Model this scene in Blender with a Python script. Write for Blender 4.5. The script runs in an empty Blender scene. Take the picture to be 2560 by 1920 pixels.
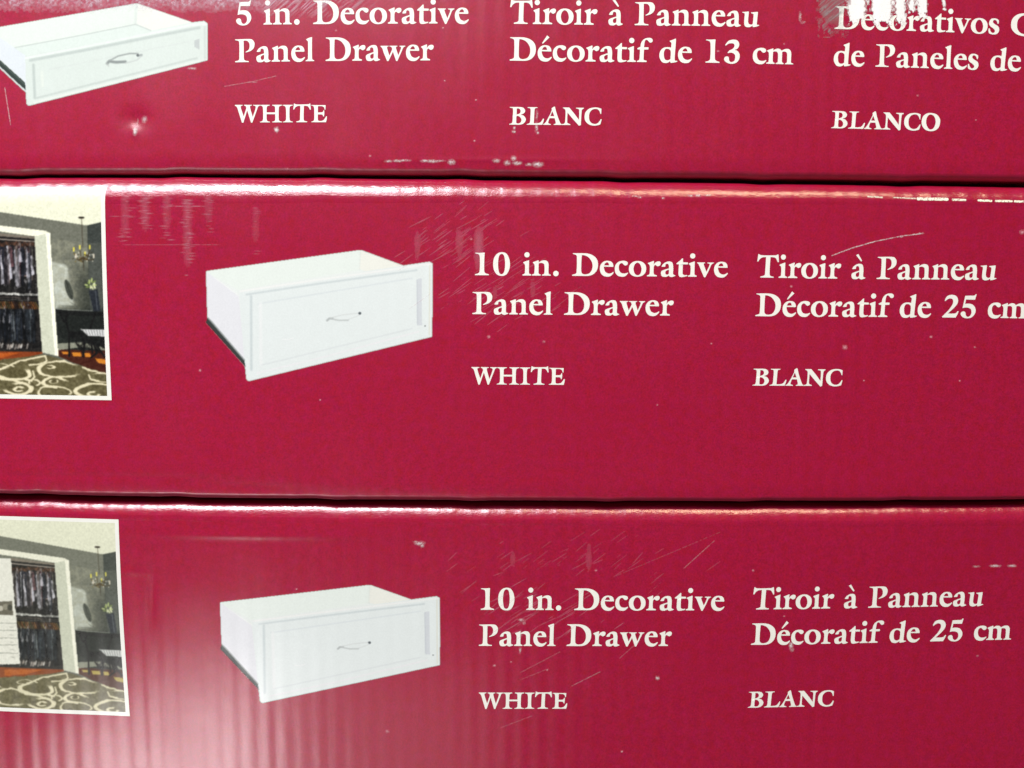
import bpy, math, random
import numpy as np
from mathutils import Vector, Matrix
from mathutils.geometry import tessellate_polygon

# ------------------------------------------------------------------ camera, world, lamps
S = bpy.context.scene
COL = S.collection
W, H = 2560.0, 1920.0
LENS, SENS = 28.0, 36.0
PITCH = math.radians(-4.5)
CAM = Vector((0.0, -0.360, 0.0))
cam_d = bpy.data.cameras.new('camera')
cam_d.lens = LENS; cam_d.sensor_width = SENS; cam_d.clip_start = 0.01; cam_d.clip_end = 50
cam_d.dof.use_dof = True; cam_d.dof.focus_distance = 0.358; cam_d.dof.aperture_fstop = 11
cam = bpy.data.objects.new('camera', cam_d); COL.objects.link(cam)
cam.location = CAM; cam.rotation_euler = (math.pi / 2 + PITCH, 0, 0)
S.camera = cam

S.view_settings.view_transform = 'Standard'; S.view_settings.look = 'None'
S.view_settings.exposure = 0.20; S.view_settings.gamma = 1.0
world = bpy.data.worlds.new('World'); S.world = world; world.use_nodes = True
bg = world.node_tree.nodes['Background']
bg.inputs[0].default_value = (0.80, 0.88, 1.0, 1); bg.inputs[1].default_value = 0.05

def lamp(name, loc, aim, sx, sy, power, col):
    l = bpy.data.lights.new(name, 'AREA'); l.shape = 'RECTANGLE'; l.size = sx; l.size_y = sy
    l.energy = power; l.color = col
    o = bpy.data.objects.new(name, l); COL.objects.link(o); o.location = loc
    o.rotation_euler = (Vector(aim) - Vector(loc)).to_track_quat('-Z', 'Y').to_euler()
    return o
# shop ceiling tubes: a cool row to the left, a warmer row to the right, and added lamps for fill and low glare
lamp('ceiling_lamp', (-0.80, -1.50, 1.90), (-0.80, 0, 0), 0.98, 0.22, 48, (0.93, 0.96, 1.0))
lamp('ceiling_lamp', (0.78, -1.50, 1.90), (0.78, 0, 0), 0.95, 0.20, 20, (1.0, 0.80, 0.50))
lamp('fill_lamp', (-0.50, -0.80, 0.88), (-0.15, 0, 0.05), 1.0, 0.5, 12.6, (0.97, 0.96, 1.0))  # added fill, close and to the left so brightness falls off rightwards
lamp('low_glare_lamp', (-0.62, -1.05, -0.92), (-0.15, 0, -0.16), 0.30, 0.40, 2.6, (1.0, 0.96, 0.96))  # added lamp, mirrored as the glare at the lower left
lamp('low_glare_lamp', (-0.50, -1.10, -1.02), (-0.1, 0, -0.16), 1.1, 0.62, 1.3, (1.0, 0.95, 0.96))  # added wide soft lamp, spreads that glare along the bottom

# ------------------------------------------------------------------ pixel <-> surface
Rc = Matrix.Rotation(math.pi / 2 + PITCH, 3, 'X')
Rn = np.array(Rc)
FPX = LENS / SENS * W
def ray(px, py):
    px = np.asarray(px, float); py = np.asarray(py, float)
    d = np.stack([(px - W / 2) / FPX, -(py - H / 2) / FPX, -np.ones_like(px * py * 1.0)], -1)
    return d @ Rn.T

class Carton:
    """one printed carton: front face on the plane through (0, y0) turned by yaw about z"""
    def __init__(s, name, y0, yaw, top, bot, bulge, rt=(.010, .010), rd=.0068):
        s.y0, s.yaw, s.name = y0, yaw, name
        s.n = np.array([math.sin(yaw), -math.cos(yaw), 0.0])        # outward (towards camera)
        s.t = np.array([math.cos(yaw), math.sin(yaw), 0.0])
        s.o = np.array([0.0, y0, 0.0])
        s.bulge = bulge; s.rtv = rt; s.rd = rd; s.dents = []
        s.top = s.edge(top); s.bot = s.edge(bot)
        s.zbase = 0
    def plane(s, px, py):
        d = ray(px, py); c = np.array(CAM)
        k = ((s.o - c) @ s.n) / (d @ s.n)
        p = c + d * k[..., None]
        return (p - s.o) @ s.t, p[..., 2]
    def edge(s, pts):
        x, z = s.plane(np.array([p[0] for p in pts], float), np.array([p[1] for p in pts], float))
        g = s.plane(np.array([p[0] for p in pts], float), np.array([p[1] + p[2] for p in pts], float))[1]
        cz = np.polyfit(x, z, 3); cg = np.polyfit(x, (z - g) * .92, 2)
        lo, hi = x.min(), x.max()
        sd = int(abs(pts[0][1])); wb = [(sd * .37 + k * 1.9, 110 + 95 * k, .00012 / (1 + .5 * k)) for k in range(4)]
        def f(q):
            q = np.asarray(q, float); c = np.clip(q, lo, hi)
            return sum(a * np.sin(q * w + p) for p, w, a in wb) + np.polyval(cz, c) + (q - c) * np.where(q > hi, -0.006, 0.004)
        def gap(q):
            return np.clip(np.polyval(cg, np.clip(np.asarray(q, float), lo, hi)), 0.0002, 0.004)
        return f, gap
    def rt(s, x):
        k = np.clip((np.asarray(x) + .24) / .48, 0, 1); k = k * k * (3 - 2 * k)
        return s.rtv[0] + (s.rtv[1] - s.rtv[0]) * k
    def depth(s, x, z):
        """how far the face lies behind the flat plane at (x, z), metres"""
        zt = s.top[0](x) - s.top[1](x) / 2; zb = s.bot[0](x) + s.bot[1](x) / 2
        t = np.clip(zt - z, 0, None); b = np.clip(z - zb, 0, None)
        u = np.clip(1 - t / s.rt(x), 0, 1); dt = s.rd * (1 - np.sqrt(np.clip(1 - u ** 2, 0, 1)))
        v = np.clip(1 - b / RB, 0, 1); db = RB * (1 - np.sqrt(np.clip(1 - v ** 2, 0, 1)))
        w = np.clip(1 - b / 0.009, 0, 1); db = db + 0.0007 * w ** 2
        for px, py, sx, sy, rot, amp in s.dents:
            cx, cz = s.plane(np.array(px), np.array(py)); dx, dz = x - float(cx), z - float(cz)
            c, q = math.cos(rot), math.sin(rot); u1, v1 = dx * c + dz * q, -dx * q + dz * c
            dt = dt + amp * np.exp(-(u1 / sx) ** 2 - (v1 / sy) ** 2)
        return dt + db + s.bulge(x, z)
    def place(s, px, py, off=6e-5):
        x, z = s.plane(px, py)
        return np.stack([x, s.depth(x, z) - off, z - s.zbase], -1)
RB = 0.0030

def nb(seed, amp, lx, lz):
    r = np.random.RandomState(seed); k = [(r.uniform(.4, 1.2) / lx, r.uniform(.4, 1.2) / lz, r.uniform(0, 6.28), r.uniform(0, 6.28)) for _ in range(4)]
    def f(x, z):
        o = 0
        for a, b, c, d in k: o = o + np.sin(6.283 * a * x + c) * np.sin(6.283 * b * z + d)
        return o * amp / 2
    return f
SEAM1 = [(0, 437, 7), (640, 435.5, 7), (1280, 439.5, 9), (1920, 449, 13), (2560, 456, 14)]
SEAM2 = [(0, 1240, 8), (640, 1253, 8), (1280, 1259, 8), (1920, 1260, 9), (2560, 1256, 9)]
TOP = [(0, -150, 6), (1280, -160, 6), (1900, -150, 6), (2560, -135, 6), (300, -155, 6)]
BOT = [(0, 2030, 6), (640, 2062, 6), (1280, 2070, 6), (1920, 2060, 6), (2560, 2025, 6)]
C1 = Carton('top', 0.003, 0.0, TOP, SEAM1, nb(1, .00035, .22, .12))
C2 = Carton('middle', 0.000, 0.0, SEAM1, SEAM2, nb(2, .00035, .25, .15), (.0128, .0092))
C3 = Carton('bottom', 0.003, 0.0, SEAM2, BOT, nb(5, .00050, .2, .14), (.0092, .0100))

# dents and creases pressed into the board: centre px, spread along / across (m), tilt, depth (m)
C1.dents = [(340, 300, .006, .0045, 0, .0007), (335, 325, .0016, .0035, .2, -.00035), (1500, 120, .03, .05, 0, .0004), (1240, 400, .05, .0012, 0, -.00012)]
C2.dents = [(150, 1190, .06, .0013, -.01, .00013), (560, 1212, .04, .0030, -.06, .00020), (1180, 600, .05, .03, .5, .0004), (480, 560, .012, .03, 0, -.0003), (1750, 1100, .08, .03, 0, .0004)]
C3.dents = [(620, 1338, .038, .0018, -.012, -.00024), (380, 1500, .0014, .013, -.07, .00030), (335, 1430, .007, .0016, -.08, -.00008), (780, 1290, .06, .004, 0, .0004), (300, 1900, .03, .05, 0, .0006), (1500, 1880, .05, .05, 0, .0006)]
# ------------------------------------------------------------------ materials
def srgb(r, g, b):
    f = lambda c: (c / 255 / 12.92) if c / 255 <= 0.04045 else ((c / 255 + 0.055) / 1.055) ** 2.4
    return (f(r), f(g), f(b), 1)

def paper(name, color=None, attr=False, gloss=0.36, wear=True, mottle=0.10, spec=0.12, coat=1.0):
    m = bpy.data.materials.new(name); m.use_nodes = True
    nt = m.node_tree; N = nt.nodes; L = nt.links
    bs = N['Principled BSDF']; out = N['Material Output']
    def nd(t, **k):
        n = N.new(t)
        for a, b in k.items(): setattr(n, a, b)
        return n
    def mt(op, a, b=None, c=None):
        n = nd('ShaderNodeMath', operation=op)
        for i, v in enumerate((a, b, c)):
            if v is None: continue
            if isinstance(v, (int, float)): n.inputs[i].default_value = v
            else: L.new(v, n.inputs[i])
        return n.outputs[0]
    tc = nd('ShaderNodeTexCoord'); sep = nd('ShaderNodeSeparateXYZ'); L.new(tc.outputs['Object'], sep.inputs[0])
    oi = nd('ShaderNodeObjectInfo')
    def noise(scale, detail=2.0, vec=None, rough=0.5, sc=None):
        n = nd('ShaderNodeTexNoise'); n.inputs['Scale'].default_value = scale; n.inputs['Detail'].default_value = detail
        n.inputs['Roughness'].default_value = rough
        v = tc.outputs['Object']
        if sc:
            mp = nd('ShaderNodeMapping'); mp.inputs['Scale'].default_value = sc; L.new(v, mp.inputs[0]); v = mp.outputs[0]
        L.new(v, n.inputs['Vector']); return n.outputs['Fac']
    # corrugation showing through the liner: 8 mm flutes, stronger here and there
    warp = noise(9, 1, sc=(1, 1, .05))
    ph = mt('ADD', mt('MULTIPLY', sep.outputs[0], 2 * math.pi / 0.0080), mt('MULTIPLY', warp, 9.0))
    fl = mt('SINE', ph)
    reg = mt('POWER', noise(11, 2, sc=(1, 1, .6)), 2.0)
    fl = mt('MULTIPLY', fl, mt('ADD', .2, mt('MULTIPLY', noise(1, 2, sc=(130, 1, 14)), 1.6)))
    flute = mt('MULTIPLY', mt('MULTIPLY', fl, 9.5e-5), reg)
    grain = mt('MULTIPLY', noise(2600, 3, rough=.6), 5.0e-6)
    mid = mt('MULTIPLY', noise(120, 3, sc=(1, 1, .5)), 6.0e-5)
    streak = mt('MULTIPLY', noise(1, 3, sc=(110, 1, 1900)), 5e-6)
    h = mt('ADD', mt('ADD', flute, grain), mt('ADD', mid, streak))
    ea = nd('ShaderNodeAttribute', attribute_name='edge')
    eab = mt('ABSOLUTE', ea.outputs['Fac']); low = mt('MAXIMUM', mt('MULTIPLY', ea.outputs['Fac'], -1.0), 0.0)
    ew = mt('MULTIPLY', eab, mt('ADD', mt('MULTIPLY', noise(75, 2), 3.2e-4), mt('ADD', mt('MULTIPLY', noise(420, 4, sc=(1, 1, 1.8), rough=.65), 1.3e-4), mt('MULTIPLY', mt('MAXIMUM', fl, 0.2), 3.5e-5))))
    h = mt('ADD', h, ew)
    bp = nd('ShaderNodeBump'); bp.inputs['Strength'].default_value = 1; bp.inputs['Distance'].default_value = 1
    L.new(h, bp.inputs['Height']); L.new(bp.outputs[0], bs.inputs['Normal'])
    # printed colour with the fine mottling of ink on board
    if attr:
        at = nd('ShaderNodeAttribute', attribute_name='ink'); csock = at.outputs['Color']
    else:
        rgb = nd('ShaderNodeRGB'); rgb.outputs[0].default_value = color; csock = rgb.outputs[0]
    g = noise(1150, 3, rough=.75); g2 = noise(260, 2)
    gg = mt('ADD', mt('MULTIPLY', g, .8), mt('MULTIPLY', g2, .2))
    val = mt('ADD', 1 - mottle * 1.0, mt('MULTIPLY', gg, mottle * 2.0))
    hs = nd('ShaderNodeHueSaturation'); L.new(csock, hs.inputs['Color']); L.new(val, hs.inputs['Value'])
    if not attr and mottle > .08:
        hue = mt('ADD', .485, mt('MULTIPLY', noise(240, 3, rough=.7), .03)); L.new(hue, hs.inputs['Hue'])
    L.new(hs.outputs[0], bs.inputs['Base Color'])
    ro = mt('ADD', gloss - .06, mt('MULTIPLY', noise(35, 3), .12))
    L.new(ro, bs.inputs['Roughness'])
    bs.inputs['Specular IOR Level'].default_value = spec
    bs.inputs['Coat Weight'].default_value = coat; bs.inputs['Coat IOR'].default_value = 1.7
    L.new(mt('ADD', mt('ADD', .15, mt('MULTIPLY', low, .45)), mt('MULTIPLY', noise(35, 3), .12)), bs.inputs['Coat Roughness']); L.new(bp.outputs[0], bs.inputs['Coat Normal'])
    if attr:
        tr = nd('ShaderNodeBsdfTransparent'); mx = nd('ShaderNodeMixShader')
        L.new(at.outputs['Alpha'], mx.inputs[0]); L.new(tr.outputs[0], mx.inputs[1]); L.new(bs.outputs[0], mx.inputs[2])
        L.new(mx.outputs[0], out.inputs[0])
    return m
M_RED = paper('crimson_printed_board', (0.326, 0.0042, 0.0345, 1), gloss=.45, mottle=.62)
M_WHITE = paper('cream_ink', (0.82, 0.82, 0.745, 1), mottle=.03)
M_BORDER = paper('white_picture_edge', (0.78, 0.78, 0.72, 1), mottle=.03)
M_PRINT = paper('colour_print', attr=True, mottle=.12)
M_SCUFF_GLARE = paper('rubbed_board_glare', attr=True, gloss=.6, mottle=.2, spec=.3, coat=0.1)  # shared by real rubs and the glare painted over them

# ------------------------------------------------------------------ object helpers
def link(name, me, mat, parent):
    o = bpy.data.objects.new(name, me); COL.objects.link(o)
    me.materials.append(mat); o.parent = parent
    return o
def mesh(name, v, faces, smooth=True):
    me = bpy.data.meshes.new(name)
    v = np.asarray(v, np.float32); f = np.asarray(faces, np.int32)
    me.vertices.add(len(v)); me.vertices.foreach_set('co', v.ravel())
    k = f.shape[1]
    me.loops.add(f.size); me.loops.foreach_set('vertex_index', f.ravel())
    me.polygons.add(len(f)); me.polygons.foreach_set('loop_start', np.arange(0, f.size, k, dtype=np.int32))
    try: me.polygons.foreach_set('loop_total', np.full(len(f), k, np.int32))
    except Exception: pass
    me.update(calc_edges=True); me.validate()
    if smooth: me.polygons.foreach_set('use_smooth', np.ones(len(me.polygons), bool))
    return me

def carton(c, label, x0=-0.315, x1=0.43):
    r = bpy.data.objects.new('cardboard_carton', None); COL.objects.link(r)
    r.empty_display_size = .05
    c.zbase = float(c.bot[0](0.0))
    r.location = (c.o[0], c.o[1], c.zbase); r.rotation_euler = (0, 0, c.yaw)
    r['label'] = label; r['category'] = 'carton'; r['group'] = 'crimson drawer cartons stacked in a pile'
    xs = np.linspace(x0, x1, 600); D = 0.36
    zt = c.top[0](xs); gt = c.top[1](xs) / 2; zb = c.bot[0](xs); gb = c.bot[1](xs) / 2
    rows = []; edge = []
    def row(y, z, e=0.0): rows.append(np.stack([xs, np.broadcast_to(y, xs.shape) * 1.0, z - c.zbase], -1)); edge.append(np.full(len(xs), e))
    row(D, zb + 2e-5); row(.10, zb + 2e-5); row(.014, zb + 2e-5); row(.007, zb + gb * .8)
    for k in range(0, 13):
        a = k / 12 * math.pi / 2; z = zb + gb + RB * (1 - math.cos(a))
        if k == 0: z = z + 1e-6
        dd = c.depth(xs, z); row(dd if k else dd + .0004, z if k else zb + gb, -.9 * (1 - k / 12) ** .7)
    RT = c.rt(xs); lo = zb + gb + RB; hi = zt - gt - RT
    for k in range(1, 190): z = lo + (hi - lo) * k / 190; row(c.depth(xs, z), z, 0)
    for k in range(0, 29):
        a = k / 28 * math.pi / 2; z = zt - gt - RT + RT * math.sin(a)
        row(c.depth(xs, z), z, min(1, k / 5))
    row(.0105, zt - gt * .8, 1); row(.016, zt - 2e-5); row(.10, zt - 2e-5); row(D, zt - 2e-5)
    nr, nc = len(rows), len(xs)
    v = np.concatenate(rows); e = np.concatenate(edge)
    i = np.arange(nr * nc).reshape(nr, nc)
    q = np.stack([i[:-1, :-1], i[:-1, 1:], i[1:, 1:], i[1:, :-1]], -1).reshape(-1, 4)
    back = np.stack([i[-1, :-1], i[-1, 1:], i[0, 1:], i[0, :-1]], -1)      # closes the far side
    q = np.concatenate([q, back])
    # ends: fan quads to the far corners
    cap = []
    n0 = len(v); v = np.concatenate([v, [[x0, D / 2, float(zb[0] + zt[0]) / 2 - c.zbase], [x1, D / 2, float(zb[-1] + zt[-1]) / 2 - c.zbase]]])
    e = np.concatenate([e, [0, 0]])
    me = bpy.data.meshes.new('carton_body')
    fl = q.tolist()
    for k in range(nr):
        k2 = (k + 1) % nr
        fl.append([int(i[k2, 0]), int(i[k, 0]), n0]); fl.append([int(i[k, -1]), int(i[k2, -1]), n0 + 1])
    me.from_pydata(v.tolist(), [], fl); me.update()
    me.polygons.foreach_set('use_smooth', np.ones(len(me.polygons), bool))
    a = me.attributes.new('edge', 'FLOAT', 'POINT'); a.data.foreach_set('value', e.astype(np.float32))
    link('carton_body', me, M_RED, r)
    c.root = r
    return r

def decal(c, name, x0, y0, x1, y1, step, paint, mat, off=6e-5, label=None, amin=.03, parent=None):
    nx = max(2, int((x1 - x0) / step) + 1); ny = max(2, int((y1 - y0) / step) + 1)
    X, Y = np.meshgrid(np.linspace(x0, x1, nx), np.linspace(y0, y1, ny))
    res = paint(X, Y)
    if len(res) == 4: rgb, al, PX, PY = res          # the print has its own drawing space
    else: (rgb, al), PX, PY = res, X, Y
    al = np.clip(al, 0, 1)
    P = c.place(PX, PY, off)
    i = np.arange(nx * ny).reshape(ny, nx)
    q = np.stack([i[1:, :-1], i[1:, 1:], i[:-1, 1:], i[:-1, :-1]], -1).reshape(-1, 4)
    af = al.ravel(); keep = af[q].max(1) > amin; q = q[keep]
    used = np.unique(q); rm = np.full(nx * ny, -1); rm[used] = np.arange(len(used))
    me = mesh(name, P.reshape(-1, 3)[used], rm[q])
    lin = np.where(rgb <= .04045, rgb / 12.92, ((rgb + .055) / 1.055) ** 2.4)
    colr = np.concatenate([lin.reshape(-1, 3), af[:, None]], 1)[used].astype(np.float32)
    a = me.attributes.new('ink', 'FLOAT_COLOR', 'POINT'); a.data.foreach_set('color', colr.ravel())
    o = link(name, me, mat, parent or c.root)
    if label: o['label'] = label
    return o

# ------------------------------------------------------------------ the bold old-style serif
# contours traced in letter space: x right, y down, '*' marks a corner; (factor, baseline, lsb, rsb)
G = {}
def glyph(ch, fac, base, lsb, rsb, *cont): G[ch] = (fac, base, lsb, rsb, cont)
def circ(x, y, r): return ' '.join('%g,%g' % (x + r * math.cos(a * math.pi / 6), y + r * math.sin(a * math.pi / 6)) for a in range(12))
glyph('1', 1, 628, 45, 50, '66,126* 66,112* 100,110 150,112 230,108 276,106* 284,112* 278,200 276,330 276,480 282,550 310,582 372,600* 386,610* 384,626* 66,626* 62,612* 72,600* 130,586 165,555 172,500 176,400 174,280 168,190 150,152 110,135')
glyph('0', 1, 633, 45, 30, '680,100 775,125 840,220 870,370 845,520 775,620 675,645 575,615 505,520 480,375 505,225 580,130', '675,138 722,165 748,260 757,375 748,500 722,580 675,608 628,580 603,490 594,370 604,240 630,165')
IB = '1168,345* 1180,328* 1240,305 1298,284* 1308,290* 1306,380 1306,540 1312,590 1355,610* 1360,622* 1352,636* 1158,636* 1154,622* 1165,610* 1205,592 1213,560 1213,400 1200,372'
glyph('i', 1, 636, 7, 7, IB, circ(1256, 160, 60))
glyph('n', 1, 636, 7, 8, '1388,340* 1395,328* 1460,305 1515,284* 1525,292* 1524,336* 1580,300 1650,284 1715,300 1748,345 1754,400 1754,560 1764,598 1800,612* 1810,624* 1802,636* 1608,636* 1602,622* 1614,610* 1650,595 1660,560 1660,430 1648,370 1600,346 1560,346 1524,358* 1524,560 1532,594 1570,610* 1576,622* 1568,636* 1376,636* 1370,622* 1380,610* 1418,594 1428,560 1432,410 1418,370')
glyph('.', 1, 640, 44, 54, circ(1924, 590, 63))
glyph('D', 1, 643, 6, 22, '88,140* 90,124* 140,124 300,122* 420,128 540,165 640,250 675,370 655,500 580,595 480,638 380,646* 250,644 85,643* 78,628* 90,615* 150,600 178,575 182,520 186,400 184,250 178,180 140,155', '298,165* 360,172 450,215 525,310 548,400 535,500 480,580 390,608 330,600 300,575* 290,540 288,400 292,250')
EO = '910,298 980,318 1022,375 1030,430* 1015,436* 810,432* 815,480 850,555 920,590 980,580 1030,550* 1040,570* 1010,610 955,652 885,662 800,640 740,575 718,480 735,390 790,325 850,300'
EI = '815,402* 840,355 882,332 915,350 932,402*'
glyph('e', 1, 647, 20, 7, EO, EI)
glyph('\u00e9', 1, 647, 20, 7, EO, EI, '928,78* 983,124* 843,256 828,264* 815,251*')
glyph('c', 1, 649, 15, 0, '1375,575* 1340,620 1290,655 1220,662 1140,640 1080,575 1062,480 1080,390 1140,325 1210,300 1280,297 1340,315 1362,345 1350,385 1310,405 1275,392 1240,358 1205,352 1170,380 1155,440 1165,510 1205,570 1270,588 1320,582 1365,565*')
glyph('o', 1, 651, 13, 10, '1590,300 1690,320 1765,385 1788,470 1770,565 1700,635 1590,662 1480,640 1410,575 1388,480 1410,390 1490,320', '1585,338 1640,370 1675,450 1678,520 1650,600 1592,628 1535,600 1500,520 1498,450 1530,370')
glyph('r', 1, 656, 8, -6, '1822,360* 1830,348* 1890,325 1955,300* 1966,310* 1958,385* 2000,335 2060,310 2105,318 2122,350 2105,400 2060,425* 2030,415 2005,395 1980,400 1962,440 1962,570 1972,608 2030,628* 2040,640* 2034,656* 1812,656* 1806,640* 1818,630* 1858,612 1870,570 1872,430 1858,392')
AO = '482,425* 520,370 590,325 660,312 720,330 745,380 755,470 752,590 765,615 800,628* 810,636* 790,650 720,670 675,660 655,636* 610,662 560,668 500,655 475,610 472,560 490,530 560,500 655,470* 652,420 640,380 605,365 578,378 568,430* 530,436 490,436*'
AI = '655,500* 610,515 578,540 575,580 590,610 620,615 650,600* 656,560'
glyph('a', 1, 658, 13, 10, AO, AI)
glyph('\u00e0', 1, 658, 13, 10, AO, AI, '562,115* 615,88* 712,238* 695,258* 680,250')
glyph('t', 1, 660, 6, -7, '830,365* 832,355 900,300 960,242* 978,244* 980,330* 1090,334* 1098,345* 1090,378* 978,378* 976,570 985,605 1020,625 1080,622* 1090,632* 1070,650 950,672 905,660 885,620 880,560 886,378* 835,376*')
glyph('v', 1, 664, -6, -15, '1310,350* 1312,334* 1490,334* 1496,350* 1465,362 1468,390 1490,450 1532,548* 1580,440 1600,385 1595,365 1550,352* 1545,336* 1690,334* 1700,345* 1650,375 1625,420 1580,530 1508,675* 1480,675* 1430,570 1370,430 1340,370')
glyph('P', 1, 602, 6, 24, '55,108* 60,94* 100,94 200,92 380,90 460,105 508,165 515,215 495,290 430,350 360,375 310,390* 298,376* 345,350 385,310 398,240 385,175 345,135 300,125 258,128* 258,300 258,480 265,545 300,570 368,580* 376,592* 368,602* 60,602* 50,590* 58,576* 120,565 148,535 152,480 156,300 152,160 140,132 100,120')
glyph('l', 1, 609, 6, 6, '1705,130* 1710,120* 1780,90 1838,74* 1848,82* 1842,200 1842,540 1850,570 1890,590* 1896,600* 1890,609* 1692,609* 1688,598* 1700,588* 1738,570 1746,540 1750,200 1742,165')
glyph('w', 1.25, 499, -6, -10, '1092,245* 1094,238* 1245,238* 1250,246* 1222,256 1218,275 1230,320 1262,412* 1315,300* 1302,262 1290,256 1262,248* 1262,238* 1412,238* 1415,248* 1390,258 1385,275 1395,310 1430,408* 1478,290 1480,262 1452,250* 1450,238* 1560,238* 1565,246* 1525,270 1505,310 1412,508* 1388,508* 1328,345* 1245,508* 1218,508* 1150,350 1128,285')
glyph('W', 1.27, 515, 0, -22, '30,130* 35,116* 210,116* 215,130* 172,145 168,170 180,220 235,380* 300,185* 285,150 245,130* 245,116* 428,118* 428,132* 388,145 384,170 400,240 446,390* 515,190 512,150 460,132* 458,118* 640,118* 645,130* 600,140 570,165 550,220 435,518* 405,520* 318,240* 225,518* 192,520* 120,290 80,170')
glyph('H', 1.27, 515, -21, 10, '612,130* 615,118* 842,118* 846,132* 790,150 775,180 772,290* 970,290* 968,180 955,150 905,135* 905,118* 1128,118* 1130,135* 1075,152 1058,185 1052,320 1055,450 1072,485 1128,502* 1130,515* 905,515* 895,502* 950,488 970,455 972,330* 770,330* 772,450 790,485 845,502* 845,515* 620,515* 612,502* 665,485 685,450 690,320 685,180 670,150')
glyph('I', 1.27, 515, 12, 10, '1148,135* 1150,120* 1380,120* 1382,136* 1330,150 1310,180 1304,320 1308,450 1325,485 1382,502* 1382,515* 1152,515* 1148,504* 1200,488 1222,455 1226,320 1220,185 1200,152')
glyph('T', 1, 635, 6, -4, '108,268* 118,190 128,100* 145,96* 170,115 250,125 500,122 560,118 592,100* 612,100* 622,190 628,275* 600,275* 580,230 540,180 480,165 425,165* 418,300 414,500 420,575 450,600 512,612* 518,624* 508,635* 198,635* 192,622* 200,610* 265,595 300,570 306,500 314,300 318,165* 240,170 190,195 155,230 135,268*')
glyph('E', 1.27, 518, 18, 5, '1815,140* 1818,130* 2150,134* 2145,235* 2125,235* 2115,190 2080,162 2020,155 1970,158* 1968,298* 2060,296 2085,285 2100,250* 2116,250* 2118,320 2108,390* 2090,388* 2080,355 2050,345 1968,343* 1966,440 1975,480 2030,492 2100,470 2145,410 2160,385* 2180,392* 2172,460 2155,520* 1818,518* 1815,506* 1860,490 1880,460 1884,320 1880,190 1862,155')
glyph('B', 1.30, 497, 5, 12, '18,122* 22,108* 100,108 240,108 320,125 362,185 340,240 265,278* 330,300 378,370 365,430 310,480 240,498 150,498 12,497* 8,484* 60,468 78,440 88,300 92,200 85,140', '175,140* 230,145 260,190 245,245 172,275*', '168,300* 230,315 278,375 265,445 215,472 170,462 165,420')
glyph('L', 1.30, 498, 10, -14, '412,124* 418,110* 632,110* 635,124* 585,135 570,165 562,300 555,465* 620,465 700,445 760,362* 782,362* 770,420 742,498* 398,498* 395,485* 450,468 470,440 478,300 482,180 472,140')
glyph('A', 1.30, 498, -14, -6, '760,485* 800,462 860,370 950,180 948,130* 1000,92* 1020,96* 1060,240 1140,450 1165,476 1185,484* 1185,498* 1000,498* 998,482* 1040,468 1040,430 1018,350* 905,350* 880,420 878,460 930,482* 935,498* 768,498*', '965,195* 920,305* 1008,305*')
glyph('N', 1.30, 499, -4, 8, '1200,122* 1205,112* 1340,112* 1450,240 1562,385* 1565,200 1555,150 1495,132* 1492,116* 1665,116* 1668,132* 1630,155 1618,200 1605,500* 1565,514* 1440,380 1305,225* 1300,420 1310,455 1368,482* 1372,499* 1180,499* 1180,482* 1230,470 1252,440 1262,200 1250,155')
glyph('C', 1.27, 502, 14, 12, '2078,370* 2065,430 2048,485* 1980,505 1890,512 1780,480 1705,400 1688,310 1710,210 1790,130 1900,102 1990,105 2070,130* 2066,250* 2050,245* 2030,190 1990,145 1930,135 1860,155 1805,220 1790,300 1805,400 1860,460 1930,475 1990,455 2035,405 2060,362*')
glyph('O', 1.525, 430, 14, 14, '1955,88 2060,115 2125,190 2135,265 2110,365 2040,425 1945,440 1850,415 1785,340 1770,250 1800,150 1870,100', '1945,118 2010,150 2045,240 2040,310 2005,385 1945,408 1895,370 1862,290 1865,200 1895,140')
glyph('d', 1, 652, 18, -12, '1500,185* 1505,175* 1570,150 1630,125* 1645,130* 1640,250 1630,400 1622,580 1630,612 1680,618* 1688,628* 1640,650 1540,665* 1522,655* 1520,625* 1480,655 1420,670 1340,650 1285,570 1272,500 1290,410 1350,340 1430,316 1490,318 1535,325* 1542,240 1538,215', '1530,420 1515,380 1470,355 1410,360 1378,420 1375,500 1395,580 1440,608 1490,600 1525,580*')
glyph('f', 1, 654, 10, -112, '778,360* 780,350 830,322 848,318* 860,240 900,170 970,125 1040,115 1100,128 1125,165 1115,205 1080,222 1045,210 1010,170 970,160 945,200 930,325* 1025,325* 1035,338* 1028,375* 930,378* 925,560 930,605 990,625* 998,640* 990,654* 775,654* 770,640* 782,628* 820,612 832,570 842,378* 785,374*')
glyph('2', 1.3333, 477, 5, 22, '825,198* 820,180* 850,120 900,92 960,88 1020,110 1055,170 1050,230 1010,290 940,360 885,408* 990,408 1030,400 1060,365* 1078,370* 1055,430 1028,477* 795,477* 788,462* 850,400 920,320 965,240 970,190 950,158 910,150 870,165')
glyph('5', 1.3333, 481, 27, 22, '1362,75* 1378,80* 1355,172* 1195,170* 1185,245* 1240,240 1310,252 1360,300 1378,360 1362,420 1310,475 1240,492 1170,480 1125,445 1115,405 1140,378 1175,375 1198,395 1205,430 1225,460 1255,465 1290,440 1305,390 1290,335 1240,310 1180,308 1142,318* 1160,210 1178,106* 1280,102 1330,102 1350,92')
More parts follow.
